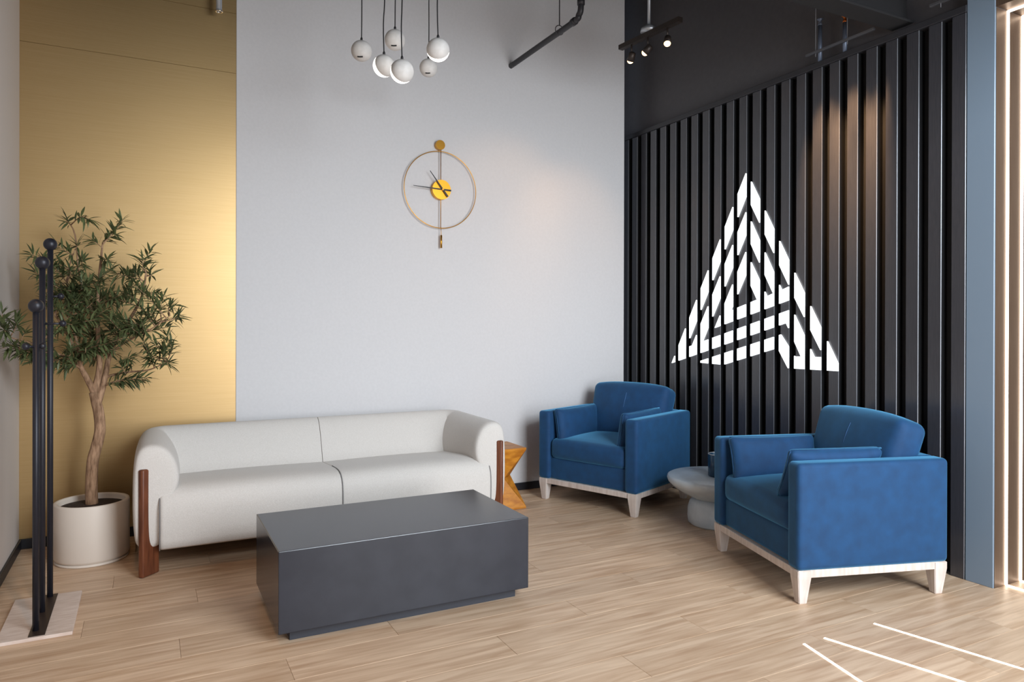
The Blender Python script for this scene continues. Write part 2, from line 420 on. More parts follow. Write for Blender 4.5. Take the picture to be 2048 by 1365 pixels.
# ------------------------------------------------------------------ sofa
SC = 0.965
sofa = thing('sofa', 'long ivory white sofa with rounded wraparound back and walnut fin legs', 'sofa', (SC, 4.25, 0))
def shell(mirror):
    path = []
    X0, Y0, R_ = -0.056, 3.935, 0.17
    yb = 4.655
    for i in range(7): path.append((X0, Y0 + (yb - R_ - Y0) * i / 6))
    for i in range(1, 9):
        a = math.pi - math.pi / 2 * i / 8; path.append((X0 + R_ + R_ * math.cos(a), yb - R_ + R_ * math.sin(a)))
    for i in range(1, 9): path.append((X0 + R_ + (SC - X0 - R_) * i / 8, yb))
    prof = [(0.10, 0.0), (0.03, 0.12), (0.0, 0.35), (0.0, 0.6), (0.02, 0.84), (0.12, 0.97), (0.36, 1.0), (0.60, 0.985), (0.82, 0.92), (0.97, 0.80), (1.02, 0.66), (0.95, 0.54), (0.72, 0.42), (0.76, 0.0)]
    profb = [(0.05, 0.0), (0.02, 0.12), (0.0, 0.35), (0.03, 0.6), (0.08, 0.82), (0.17, 0.96), (0.30, 1.0), (0.44, 0.97), (0.56, 0.89), (0.68, 0.76), (0.80, 0.6), (0.92, 0.42), (1.0, 0.2), (1.0, 0.0)]
    N = len(path); rings = []; bm = bmesh.new()
    L = [0]
    for i in range(1, N): L.append(L[-1] + math.dist(path[i], path[i - 1]))
    def ring(i, sc=1.0, dy=0.0):
        p = Vector(path[i]); tn = Vector(path[min(i + 1, N - 1)]) - Vector(path[max(i - 1, 0)]); tn.normalize()
        nin = Vector((tn.y, -tn.x)); s = min(1, max(0, (L[i] - 0.15) / 0.75)); s = s * s * (3 - 2 * s)
        T = 0.21 + (0.30 - 0.21) * s; Hh = 0.65 + (0.662 - 0.65) * s
        pts = []
        for (u, v), (ub, vb_) in zip(prof, profb):
            uu, vv = u + (ub - u) * s, v + (vb_ - v) * s
            pts.append(Vector((uu * T, 0.12 + vv * (Hh - 0.12))))
        c = sum(pts, Vector((0, 0))) / len(pts)
        out = []
        for q in pts:
            q = c + (q - c) * sc
            P = p + nin * q.x + tn * dy
            out.append(Vector((P.x, P.y, q.y)))
        return out
    seq = [ring(0, 0.5, -0.012), ring(0, 0.86, -0.008), ring(0, 0.96, 0.004), ring(0, 1.0, 0.03)] + [ring(i) for i in range(1, N - 1)] + [ring(N - 1, 1.0, -0.006), ring(N - 1, 0.997, -0.0015), ring(N - 1, 0.98, -0.001), ring(N - 1, 0.6, -0.001)]
    for r in seq:
        vs = []
        for q in r:
            x = 2 * SC - q.x if mirror else q.x
            vs.append(bm.verts.new((x - SC, q.y - 4.25, q.z)))
        rings.append(vs)
    n = len(prof)
    for i in range(len(rings) - 1):
        for k in range(n):
            bm.faces.new((rings[i][k], rings[i][(k + 1) % n], rings[i + 1][(k + 1) % n], rings[i + 1][k]))
    bm.faces.new(rings[0]); bm.faces.new(rings[-1])
    o = obj('backrest', bm, 'white_fabric', sofa, True)
    o.modifiers.new('smooth', 'SUBSURF').levels = 2; o.modifiers['smooth'].render_levels = 2
for mir in (False, True):
    shell(mir)
    x0, x1 = 0.064, 0.9642
    prof = [(4.50, 0.122), (3.925, 0.122), (3.905, 0.135), (3.898, 0.17), (3.896, 0.24), (3.897, 0.31), (3.903, 0.352), (3.918, 0.385), (3.945, 0.408), (3.99, 0.421), (4.06, 0.424), (4.16, 0.418), (4.28, 0.408), (4.40, 0.40), (4.50, 0.395)]
    bm = bmesh.new(); rings = []
    pc = Vector((4.2, 0.27))
    n_ = 12
    xs = [(x0, 0.96), (x0 + 0.004, 0.992), (x0 + 0.016, 1.0)] + [(x0 + 0.02 + (x1 - x0 - 0.04) * i / n_, 1.0) for i in range(n_ + 1)] + [(x1 - 0.010, 1.0), (x1 - 0.002, 0.996), (x1, 0.986)]
    for (x_, sc_) in xs:
        sg = 0.006 * math.sin(math.pi * (x_ - x0) / (x1 - x0)); rr = []
        for (a, b) in prof:
            q_ = pc + (Vector((a, b)) - pc) * sc_
            zz = q_.y + (sg if b > 0.36 else 0)
            rr.append(bm.verts.new(((2 * SC - x_ if mir else x_) - SC, q_.x - 4.25, zz)))
        rings.append(rr)
    for i in range(len(rings) - 1):
        for k in range(len(prof)):
            bm.faces.new((rings[i][k], rings[i][(k + 1) % len(prof)], rings[i + 1][(k + 1) % len(prof)], rings[i + 1][k]))
    bm.faces.new(rings[0]); bm.faces.new(rings[-1])
    o = obj('seat_cushion', bm, 'white_fabric', sofa, True)
    sx_ = (2 * SC - 0.063 if mir else 0.063) - SC
    obj('piping', tube(bmesh.new(), smooth_path([(sx_, -0.345, 0.125), (sx_, -0.351, 0.25), (sx_, -0.345, 0.34), (sx_, -0.32, 0.385), (sx_, -0.27, 0.41)], 4), 0.0028, 6), 'seam', o, True)
    pl = [(-0.033, 3.921), (-0.010, 3.900), (0.066, 3.974), (0.043, 3.995)]
    if mir: pl = [(2 * SC - a, b) for a, b in pl]
    bm = prism(bmesh.new(), [(a - SC, b - 4.25) for a, b in pl], 0, 0, 0.53)
    bmesh.ops.bevel(bm, geom=[e for e in bm.edges], offset=0.009, segments=3, affect='EDGES', profile=0.5)
    obj('leg', bm, 'walnut', sofa, True)
sm = tube(bmesh.new(), smooth_path([(0, -0.345, 0.125), (0, -0.3545, 0.18), (0, -0.3545, 0.31), (0, -0.332, 0.386), (0, -0.26, 0.422), (0, -0.1, 0.42)], 4), 0.0025, 6)
obj('seam', sm, 'seam', sofa, True)

# ------------------------------------------------------------------ armchairs
def armchair(label, loc, rz, W, D):
    c = thing('armchair', label, 'armchair', (*loc, 0), rz, 'blue velvet armchairs')
    hw, hd, at = W / 2, D / 2, 0.095
    for sx in (-1, 1):
        bm = soft((at, D, 0.478), 0.022, n=5)
        obj('arm', bm, 'velvet', c, True, (sx * (hw - at / 2), 0, 0.391))
    obj('back_frame', soft((W - 2 * at + 0.03, 0.10, 0.478), 0.022, n=5), 'velvet', c, True, (0, hd - 0.05, 0.391))
    obj('seat_base', soft((W - 2 * at + 0.03, D - 0.03, 0.155), 0.02, n=5), 'velvet', c, True, (0, 0.012, 0.23))
    obj('seat_cushion', soft((W - 2 * at - 0.004, D - 0.115, 0.14), 0.038, (0, 0, 0.012, 0, 0, 0.028), n=9), 'velvet', c, True, (0, -0.048, 0.368))
    bc = obj('back_cushion', soft((W - 2 * at - 0.01, 0.16, 0.42), 0.042, (0.006, 0.006, 0.032, 0.02, 0, 0.018), n=9, fn=lambda p: Vector((p.x * (1 + 0.22 * max(0, p.z - 0.02)), p.y, p.z - 0.012 * (p.x / 0.3) ** 4 * (1 if p.z > 0 else 0)))), 'velvet', c, True, (0, hd - 0.155, 0.592), (math.radians(-17), 0, 0))
    obj('seam', tube(bmesh.new(), [(0.0, -0.099, 0.13), (0, -0.107, 0.08), (0, -0.111, 0.02)], 0.0018, 6), 'velvet_seam', bc, True)
    bm = bmesh.new(); t_ = 0.03
    box(bm, -hw + 0.01, hw - 0.01, -hd + 0.008, -hd + 0.008 + t_, 0.118, 0.153, 0.002, 1); box(bm, -hw + 0.01, hw - 0.01, hd - 0.008 - t_, hd - 0.008, 0.118, 0.153, 0.002, 1)
    box(bm, -hw + 0.01, -hw + 0.01 + t_, -hd + 0.038, hd - 0.038, 0.118, 0.153, 0.002, 1); box(bm, hw - 0.01 - t_, hw - 0.01, -hd + 0.038, hd - 0.038, 0.118, 0.153, 0.002, 1)
    obj('base_frame', bm, 'whitewash', c)
    for sx in (-1, 1):
        for sy in (-1, 1):
            bm = bmesh.new()
            a = 0.033; b_ = 0.019
            top = [(-a, -a), (a, -a), (a, a), (-a, a)]; bot = [(-b_, -b_), (b_, -b_), (b_, b_), (-b_, b_)]
            A = [bm.verts.new((x, yy, 0.0)) for x, yy in bot]; B = [bm.verts.new((x, yy, 0.12)) for x, yy in top]; E_ = [bm.verts.new((x, yy, 0.1525)) for x, yy in top]
            bm.faces.new(A[::-1]); bm.faces.new(E_)
            for i in range(4):
                j = (i + 1) % 4; bm.faces.new((A[i], A[j], B[j], B[i])); bm.faces.new((B[i], B[j], E_[j], E_[i]))
            bmesh.ops.bevel(bm, geom=[e for e in bm.edges], offset=0.003, segments=2, affect='EDGES')
            obj('leg', bm, 'whitewash', c, False, (sx * (hw - 0.039), sy * (hd - 0.036), 0))
    return c
R_ = math.radians
c1 = armchair('blue velvet armchair in the room corner beside the ochre stool', (2.985, 4.188), R_(201.7 + 90), 0.81, 0.74)
c2 = armchair('blue velvet armchair nearest the camera, beside the slate column', (3.052, 2.498), R_(163.3 + 90), 0.82, 0.765)
def pillow(label, chair, lx, ly, lz, tilt, W_=0.44, H_=0.30, T_=0.10, yaw=0):
    def fn(p):
        u, v = p.y / (W_ / 2), p.z / (H_ / 2)
        k = (1 - abs(u) ** 3.0) * (1 - abs(v) ** 3.0); p.x *= 0.42 + 0.62 * max(0, k) ** 0.5
        p.y *= 1 + 0.05 * abs(v) ** 3; p.z *= 1 + 0.04 * abs(u) ** 3
        return p
    bm = soft((T_, W_, H_), 0.03, n=10, fn=fn)
    p = thing('pillow', label, 'pillow', (0, 0, 0), 0, 'blue velvet side pillows')
    mw = Matrix.Translation(chair.location) @ Matrix.Rotation(chair.rotation_euler.z, 4, 'Z') @ Matrix.Translation((lx, ly, lz)) @ Matrix.Rotation(yaw, 4, 'Z') @ Matrix.Rotation(tilt, 4, 'Y')
    p.matrix_world = mw
    obj('cover', bm, 'velvet', p, True)
    bm = bmesh.new()
    e = []
    for i in range(25):
        a = -math.pi / 2 + math.pi * i / 24
    w2, h2 = W_ / 2 + 0.004, H_ / 2 + 0.003
    tube(bm, [(0, -w2, -h2), (0.001, -w2 * 0.99, 0), (0, -w2, h2)], 0.0035, 6)
    tube(bm, [(0, -w2, h2), (0, 0, h2 * 0.985), (0, w2, h2)], 0.0035, 6)
    obj('piping', bm, 'velvet', p, True)
    return p
# local +x is the arm on the camera's side of both chairs
pillow('blue velvet pillow against the wall-side arm of the corner armchair', c1, -0.262, -0.085, 0.528, R_(-9), 0.48, 0.225)
pillow('blue velvet pillow against the near arm of the corner armchair', c1, 0.255, -0.085, 0.538, R_(9), 0.46, 0.235)
pillow('blue velvet pillow against the far arm of the nearest armchair', c2, -0.25, -0.11, 0.528, R_(-15), 0.48, 0.225)
pillow('blue velvet pillow leaning tilted on the near arm of the nearest armchair', c2, 0.238, -0.115, 0.551, R_(25), 0.46, 0.25)

# ------------------------------------------------------------------ round side table with cup
t = thing('side_table', 'low round pale concrete pedestal table between the blue armchairs', 'table', (3.17, 3.37, 0))
obj('base', lathe(bmesh.new(), [(0, 0), (0.155, 0), (0.168, 0.012), (0.172, 0.05), (0.17, 0.10), (0.158, 0.14), (0.137, 0.163), (0, 0.163)], 48), 'concrete', t, True)
obj('table_top', lathe(bmesh.new(), [(0, 0.163), (0.135, 0.163), (0.15, 0.17), (0.20, 0.195), (0.26, 0.232), (0.29, 0.262), (0.298, 0.283), (0.295, 0.297), (0.285, 0.302), (0, 0.302)], 64), 'concrete', t, True)
cp = on(2, 0.302, 1437, 953)
t = thing('cup', 'dark teal tumbler on the round concrete table, half hidden by the armchair', 'cup', cp)
obj('body', lathe(bmesh.new(), [(0, 0), (0.06, 0), (0.064, 0.006), (0.064, 0.136), (0.061, 0.139), (0.058, 0.136), (0.058, 0.012), (0, 0.012)], 36), 'cup', t, True)
obj('rim', torus(bmesh.new(), (0, 0, 0.138), 0.061, 0.0035, 'Z', 36, 6), 'grey_metal', t, True)

# ------------------------------------------------------------------ faceted stool
t = thing('stool', 'ochre wooden faceted hourglass stool between sofa and corner armchair', 'stool', (2.145, 4.375, 0))
s, hz = 0.145, 0.41
bm = bmesh.new()
def sq(r_, z, rot): return [bm.verts.new((r_ * math.cos(math.radians(a + rot)), r_ * math.sin(math.radians(a + rot)), z)) for a in (225, 315, 45, 135)]
T0 = sq(s * 1.4142, hz, 0); T1 = sq(s * 1.4142, hz - 0.012, 0); Wt = sq(0.095, hz / 2, 45)
B1 = sq(s * 1.4142, 0.012, 0); B0 = sq(s * 1.4142, 0, 0)
bm.faces.new(T0); bm.faces.new(B0[::-1])
for i in range(4):
    j = (i + 1) % 4
    bm.faces.new((T0[i], T0[j], T1[j], T1[i])); bm.faces.new((B0[i], B0[j], B1[j], B1[i]))
    bm.faces.new((T1[i], T1[j], Wt[i])); bm.faces.new((B1[i], B1[j], Wt[i]))
    bm.faces.new((T1[j], Wt[i], Wt[j])); bm.faces.new((B1[j], Wt[i], Wt[j]))
bmesh.ops.bevel(bm, geom=[e for e in bm.edges], offset=0.002, segments=1, affect='EDGES')
obj('body', bm, 'ochre', t)

# ------------------------------------------------------------------ coat rack
t = thing('coat_rack', 'black coat rack of three ball-topped poles on a pale stone base', 'coat rack', (-0.386, 3.577, 0))
obj('base', bx(-0.128, 0.128, -0.246, 0.246, 0, 0.014, 0.002, 2), 'travertine', t)
obj('inlay_strip', bx(-0.022, 0.034, -0.235, 0.2455, 0.0142, 0.0165), 'bronze', t)
poles = [(0.006, 0.215, 1.582, [(1, 0.25, 1.366, 0.04)]), (-0.004, 0.03, 1.485, [(1, -0.1, 1.243, 0.075)]), (-0.003, -0.175, 1.297, [(-0.75, -0.6, 1.152, 0.04), (0.75, 0.6, 1.152, 0.025)])]
for (px, py, hz, pegs) in poles:
    p = obj('pole', tube(bmesh.new(), [(px, py, 0.0142), (px, py, hz)], 0.0118, 16), 'black_metal', t, True)
    obj('ball_finial', ball(bmesh.new(), (px, py, hz + 0.018), 0.028), 'black_metal', p, True)
    for (dx, dy, z, pl_) in pegs:
        d = Vector((dx, dy, 0)).normalized() * pl_
        bm = tube(bmesh.new(), [(px, py, z), (px + d.x, py + d.y, z + 0.002)], 0.005, 10)
        ball(bm, (px + d.x, py + d.y, z + 0.002), 0.014, 14, 10)
        obj('peg', bm, 'black_metal', p, True)

# ------------------------------------------------------------------ potted olive tree
PC = Vector((-0.25, 4.37, 0))
tree = thing('potted_olive_tree', 'olive tree with bare curved trunk in a round ivory pot by the gold wall', 'potted plant', PC)
obj('pot', lathe(bmesh.new(), [(0, 0.012), (0.160, 0.012), (0.170, 0.018), (0.176, 0.03), (0.176, 0.300), (0.174, 0.308), (0.168, 0.31), (0.158, 0.308), (0.155, 0.30), (0.155, 0.27), (0, 0.27)], 56), 'pot', tree, True)
obj('saucer', lathe(bmesh.new(), [(0, 0), (0.168, 0), (0.172, 0.004), (0.170, 0.0115), (0, 0.0115)], 56), 'pot', tree, True)
obj('soil', lathe(bmesh.new(), [(0, 0.2705), (0.154, 0.2705), (0.154, 0.28), (0.1, 0.287), (0, 0.29)], 40), 'soil', tree, True)
def tp(x, y, dy=0.0):                     # tree point: photo pixel taken at depth of the trunk plus dy
    return on(1, PC.y + dy, x, y) - PC
trunk_px = [(184, 1014, 0), (183, 974, 0), (185.5, 924, 0), (193, 894, 0), (200, 862, 0), (198, 829, 0), (193, 807, 0), (188, 785, 0)]
obj('trunk', tube(bmesh.new(), smooth_path([tp(*q) for q in trunk_px], 4), [0.030 - 0.006 * i / 28 for i in range(29)], 12), 'bark', tree, True)
br = {
 'a': [(189, 790, 0), (187, 782, 0), (174, 757, -.02), (163, 737, -.05), (150, 700, -.1), (130, 660, -.16), (110, 630, -.22)],
 'b': [(189, 788, 0), (193, 770, 0.0), (198, 745, .0), (199, 715, 0.01), (196, 670, .0), (195, 610, .0), (200, 540, -.02), (205, 490, -.03)],
 'c': [(195, 806, 0), (199, 795, 0.0), (205, 775, .01), (212, 745, .03), (218, 715, .05), (235, 675, .08), (262, 635, .05), (285, 590, 0), (292, 545, -.05)],
 'd': [(212, 755, .03), (224, 751, .02), (254, 745, 0), (299, 740, -.03), (333, 724, -.05)],
 'e': [(164, 738, -.05), (150, 730, -.08), (120, 710, -.15), (70, 690, -.3), (20, 675, -.45)],
 'f': [(163, 735, -.05), (155, 690, -.05), (140, 620, -.05), (135, 550, 0), (150, 500, 0)],
 'g': [(216, 722, .05), (230, 700, 0), (260, 680, -.1), (300, 660, -.15), (340, 632, -.2)],
 'h': [(196, 660, 0), (180, 610, .05), (160, 560, .08), (150, 470, .05), (134, 442, .03)],
}
branch_pts = {}
for k, q in br.items():
    P = smooth_path([tp(*v) for v in q], 4); n = len(P)
    r0 = 0.019 if k in 'abc' else 0.007
    obj('branch', tube(bmesh.new(), P, [r0 * (1 - 0.85 * i / (n - 1)) + 0.0012 for i in range(n)], 8), 'bark', tree, True); branch_pts[k] = P
allp = [p for P in branch_pts.values() for p in P[8:]]
tips = [(132, 440, 0), (181, 440, -.05), (246, 440, -.05), (232, 470, -.03), (62, 508, -.2), (70, 545, -.2), (112, 490, -.1), (120, 530, -.1), (155, 492, 0), (165, 520, -.1),
        (303, 500, -.05), (285, 520, -.1), (298, 542, 0), (312, 588, -.05), (328, 592, -.1), (345, 610, -.1), (357, 630, -.15), (335, 655, -.1), (333, 672, -.15), (331, 700, -.1),
        (334, 724, -.05), (295, 757, -.05), (283, 760, -.02), (4, 626, -.46), (8, 660, -.46), (3, 696, -.46), (32, 640, -.4), (38, 700, -.42), (62, 725, -.35), (20, 690, -.45), (50, 665, -.35),
        (100, 725, -.2), (128, 735, -.1), (150, 720, -.1), (140, 700, -.2), (170, 690, -.2), (200, 560, -.1), (215, 520, -.1), (185, 480, -.05), (92, 600, -.2), (85, 560, -.15), (105, 660, -.25),
        (240, 590, -.15), (260, 560, -.1), (270, 610, -.2), (300, 625, -.2), (255, 650, -.25), (285, 680, -.2), (310, 690, -.15), (220, 640, -.25), (190, 640, -.25), (150, 600, -.2), (130, 580, -.15), (165, 560, -.15),
        (230, 700, -.2), (260, 715, -.15), (300, 715, -.1), (200, 690, -.2), (245, 735, -.05), (180, 600, -.2), (120, 620, -.25), (145, 650, -.25)]
for _ in range(46):
    a, r = random.uniform(0, 2 * math.pi), math.sqrt(random.random())
    tips.append((205 + 118 * r * math.cos(a), 622 + 92 * r * math.sin(a), random.uniform(-.28, .22)))
twigs = bmesh.new(); leaves = []
def clampx(p):
    q = p + PC
    q.x = max(q.x, XL + 0.02); q.y = min(q.y, YB - 0.03); return q - PC
for (x, yy, dy) in tips:
    tip = clampx(tp(x, yy, dy))
    best = min(allp, key=lambda p: (p - tip).length + (0.5 if p.z > tip.z - 0.02 else 0) + random.uniform(0, .06))
    if (best - tip).length > 0.30: best = tip + (best - tip).normalized() * 0.30 if random.random() < 0.0 else best
    mid = best.lerp(tip, 0.5) + Vector((random.uniform(-.03, .03), random.uniform(-.03, .03), random.uniform(-.03, 0.03)))
    P = smooth_path([best, mid, tip], 8); n = len(P)
    tube(twigs, P, [0.0035 * (1 - 0.75 * i / (n - 1)) for i in range(n)], 5)
    Ltot = sum((P[i + 1] - P[i]).length for i in range(n - 1)); step = 0.014; s_ = Ltot; k = 0
    start = max(0.03, Ltot - 0.30)
    acc = 0
    for i in range(n - 1):
        seg = P[i + 1] - P[i]; sl = seg.length; d = seg.normalized()
        pos = 0
        while pos < sl:
            if acc + pos > start:
                k += 1
                side = d.cross(Vector((0, 0.4, 1))).normalized(); nrm = side.cross(d).normalized()
                for sg in (-1, 1):
                    a = random.uniform(0, 2 * math.pi) if random.random() < .35 else (0 if sg > 0 else math.pi) + random.uniform(-.7, .7) + (math.pi / 2 if k % 2 else 0)
                    out = side * math.cos(a) + nrm * math.sin(a)
                    ld = (d * random.uniform(.45, .9) + out * random.uniform(.7, 1)).normalized()
                    leaves.append((P[i] + d * pos, ld, random.uniform(.05, .085)))
            pos += step
        acc += sl
    leaves.append((P[-1], (P[-1] - P[-2]).normalized(), 0.06))
obj('twigs', twigs, 'bark', tree, True)['kind'] = 'stuff'
def leaf_verts(L, w):
    prof = [(0, .12), (.2, .75), (.45, 1), (.75, .65), (1, .05)]
    V = []
    for s_, ww in prof:
        drop = -0.2 * L * s_ * s_
        V += [Vector((s_ * L, -w * ww, drop + w * ww * .3)), Vector((s_ * L, 0, drop)), Vector((s_ * L, w * ww, drop + w * ww * .3))]
    Fc = []
    for i in range(4):
        for j in range(2): Fc.append((i * 3 + j, i * 3 + j + 1, i * 3 + j + 4, i * 3 + j + 3))
    return V, Fc
def leaf_mat(p, d, roll):
    z = Vector((0, 0, 1)); yv = z.cross(d)
    if yv.length < 1e-3: yv = Vector((0, 1, 0))
    yv.normalize(); zv = d.cross(yv)
    mm = Matrix((d, yv, zv)).transposed().to_4x4() @ Matrix.Rotation(roll, 4, 'X'); mm.translation = p
    return mm
def inside(p, d, L):
    q = p + PC + d * L
    return q.x > XL + 0.008 and q.y < YB - 0.01
leaves = [l for l in leaves if inside(*l)]
leaves.sort(key=lambda l: (l[0] + PC - CAM).length / l[2])
V, Fc = leaf_verts(1.0, 0.088)
me = bpy.data.meshes.new('leaf'); me.from_pydata(V, [], Fc); me.materials.append(M['leaf']); me.polygons.foreach_set('use_smooth', [True] * len(me.polygons))
for (p, d, L) in leaves[:300]:
    o = bpy.data.objects.new('leaf', me); COL.objects.link(o); o.parent = tree
    o.matrix_local = leaf_mat(p, d, random.uniform(-.6, .6)) @ Matrix.Scale(L, 4)
AV, AF = [], []
for (p, d, L) in leaves[300:]:
    mm = leaf_mat(p, d, random.uniform(-.6, .6)) @ Matrix.Scale(L, 4); b0 = len(AV)
    AV += [mm @ v for v in V]; AF += [tuple(b0 + i for i in f) for f in Fc]
me2 = bpy.data.meshes.new('foliage'); me2.from_pydata(AV, [], AF); me2.materials.append(M['leaf']); me2.polygons.foreach_set('use_smooth', [True] * len(me2.polygons))
fo = link('foliage', me2, tree); fo['kind'] = 'stuff'
print('leaves', len(leaves))

# ------------------------------------------------------------------ wall clock
ck = Vector((1.848, YB - 0.03, 2.19))
t = thing('wall_clock', 'thin gold ring wall clock with black hands hanging on the grey wall', 'clock', ck)
obj('ring', torus(bmesh.new(), (0, 0, 0), 0.270, 0.003, 'Y', 96, 8), 'brass', t, True)
def disc(bm, c, r, y0, y1, n=40):
    A = [bm.verts.new((c[0] + r * math.cos(2 * math.pi * i / n), y0, c[1] + r * math.sin(2 * math.pi * i / n))) for i in range(n)]
    B = [bm.verts.new((v.co.x, y1, v.co.z)) for v in A]
    bm.faces.new(A); bm.faces.new(B[::-1])
    for i in range(n): bm.faces.new((A[i], A[(i + 1) % n], B[(i + 1) % n], B[i]))
    return bm
obj('dial', disc(bmesh.new(), (0.003, 0), 0.069, -0.012, 0.028), 'clock_gold', t)
obj('top_boss', disc(bmesh.new(), (-0.004, 0.315), 0.034, -0.005, 0.029), 'brass', t)
obj('hanging_rod', tube(bmesh.new(), [(0, 0, 0.29), (0, 0, -0.268)], 0.003, 8), 'brass', t, True)
obj('pendulum', tube(bmesh.new(), [(0.004, 0, -0.32), (0.004, 0, -0.41)], 0.007, 10), 'brass', t, True)
obj('pendulum_rod', tube(bmesh.new(), [(0.002, 0, -0.268), (0.004, 0, -0.33)], 0.002, 6), 'brass', t, True)
def hand(a_deg, L0, L1, w_):
    a = math.radians(a_deg); d = Vector((math.cos(a), 0, math.sin(a))); nn = Vector((-d.z, 0, d.x)); bm = bmesh.new()
    pts = [d * -L0 - nn * w_, d * -L0 + nn * w_, nn * w_ * .8, d * L1 + nn * w_ * .25, d * L1 - nn * w_ * .25, nn * -w_ * .8]
    A = [bm.verts.new(p + Vector((0.006, -0.02, 0))) for p in pts]; B = [bm.verts.new(p + Vector((0.006, -0.015, 0))) for p in pts]
    bm.faces.new(A); bm.faces.new(B[::-1])
    for i in range(6): bm.faces.new((A[i], A[(i + 1) % 6], B[(i + 1) % 6], B[i]))
    return bm
obj('minute_hand', hand(177.5, 0.065, 0.215, 0.006), 'black_hand', t)
o = obj('hour_hand', hand(128, 0.062, 0.155, 0.006), 'black_hand', t); o.location.y = -0.006
obj('hub', disc(bmesh.new(), (0.006, 0), 0.007, -0.03, -0.012, 16), 'brass', t)

# ------------------------------------------------------------------ pendant globes
# (pixel centre, pixel diameter, distance, glow axis in camera right/down/away, label)
globes = [((723, 102), 41, 3.70, None, 'white globe pendant lamp, leftmost of the hanging cluster'),
          ((790, 80), 41, 3.72, None, 'white globe pendant lamp hanging highest in the cluster'),
          ((768, 132), 44, 3.45, (-0.68, 0.42, 0.60), 'white globe pendant lamp with glowing left edge, second from left'),
          ((804, 143), 47, 3.25, (-0.45, 0.52, 0.73), 'white globe pendant lamp with glowing rim hanging lowest in the cluster'),
          ((857, 136), 36, 4.10, None, 'smaller white globe pendant lamp behind the rightmost glowing one'),
          ((876, 100), 46, 3.30, (0.02, 0.68, 0.73), 'white globe pendant lamp with glowing lower edge, rightmost of the cluster')]
for (cpx, dpx, dist, ax, lab) in globes:
    dv = ray(*cpx); c = CAM + dv * dist; r = dpx / 2 / F_PX * dist
    t = thing('pendant_lamp', lab, 'lamp', c, 0, 'globe pendant cluster')
    A = Vector((0, 0.25, -1)) if ax is None else (_R * ax[0] + (dv.normalized().cross(_R)) * ax[1] + dv.normalized() * ax[2])
    if ax is None: A = (_F * 0.97 + Vector((0, 0, -1)) * 0.22)
    q = A.normalized().to_track_quat('Z', 'Y')
    rot = q.to_matrix().to_4x4()
    def cap(r0, th0, th1, n=14):
        prof = [(r0 * math.sin(th0 + (th1 - th0) * i / n), r0 * math.cos(th0 + (th1 - th0) * i / n)) for i in range(n + 1)]
        bm = lathe(bmesh.new(), prof, 36); bmesh.ops.transform(bm, matrix=rot, verts=bm.verts); return bm
    if ax is None:
        obj('shell', cap(r, math.radians(62), math.pi, 20), 'globe', t, True)
        obj('diffuser', cap(r * 0.985, 0, math.radians(63)), 'glow', t, True)
    else:
        obj('shell', cap(r, math.radians(90), math.pi, 20), 'globe', t, True)
        obj('diffuser', cap(r * 0.99, 0, math.radians(91)), 'glow', t, True)
    slot = bmesh.new(); sd = (-_F * 0.62 + Vector((0, 0, -0.80))).normalized()
    if ax is None:
        side = _R; P = []
        for i in range(7):
            a = (i - 3) / 3 * 0.26
            P.append((sd * math.cos(a) + side * math.sin(a)).normalized() * (r * 1.003))
        obj('slot', tube(slot, P, r * 0.075, 6), 'cord', t, True)
    obj('grip', lathe(bmesh.new(), [(0, r - 0.004), (0.007, r - 0.004), (0.006, r + 0.012), (0.003, r + 0.018), (0, r + 0.018)], 12), 'cord', t, True)
    obj('cord', tube(bmesh.new(), smooth_path([(0, 0, r + 0.01), (random.uniform(-.004, .004), 0, r + 0.15), (random.uniform(-.006, .006), 0, r + 0.4), (0, 0, H - c.z)], 4), 0.003, 8), 'cord', t, True)

# ------------------------------------------------------------------ ceiling services
# sprinkler drop on the back wall
pe = on(1, YB, 1020, 132); PZ = pe.z
t = thing('sprinkler_pipe', 'black pipe running out from the grey wall with elbow turned upwards', 'pipe', (2.415, YB, PZ))
obj('pipe', tube(bmesh.new(), smooth_path([(0, 0, 0), (0.0, -0.45, 0), (0, -0.88, 0), (0, -0.935, 0.02), (0, -0.96, 0.07), (0, -0.96, 0.3), (0, -0.96, H - PZ)], 5), 0.019, 14), 'black_pipe', t, True)
obj('coupling', tube(bmesh.new(), [(0, -0.86, 0), (0, -0.895, 0.001)], 0.024, 14), 'black_pipe', t, True)
obj('coupling', tube(bmesh.new(), [(0, -0.96, 0.075), (0, -0.96, 0.11)], 0.024, 14), 'black_pipe', t, True)
h_ = obj('hanger_ring', torus(bmesh.new(), (0, -0.70, 0.012), 0.031, 0.003, 'Y', 24, 6), 'black_pipe', t, True)
obj('hanger_rod', tube(bmesh.new(), [(0, -0.70, 0.043), (0, -0.70, H - PZ)], 0.004, 8), 'black_pipe', t, True)
# gold wall downlight
q = on(1, 4.60, 438, 24)
t = thing('hanging_tube', 'short chrome ended tube hanging before the top of the gold wall', 'fixture', q)
obj('tube', tube(bmesh.new(), [(0, 0, 0.004), (0, 0, H - q.z)], 0.017, 16), 'grey_metal', t, True)
obj('ring', torus(bmesh.new(), (0, 0, 0.004), 0.018, 0.005, 'Z', 28, 8), 'chrome', t, True)

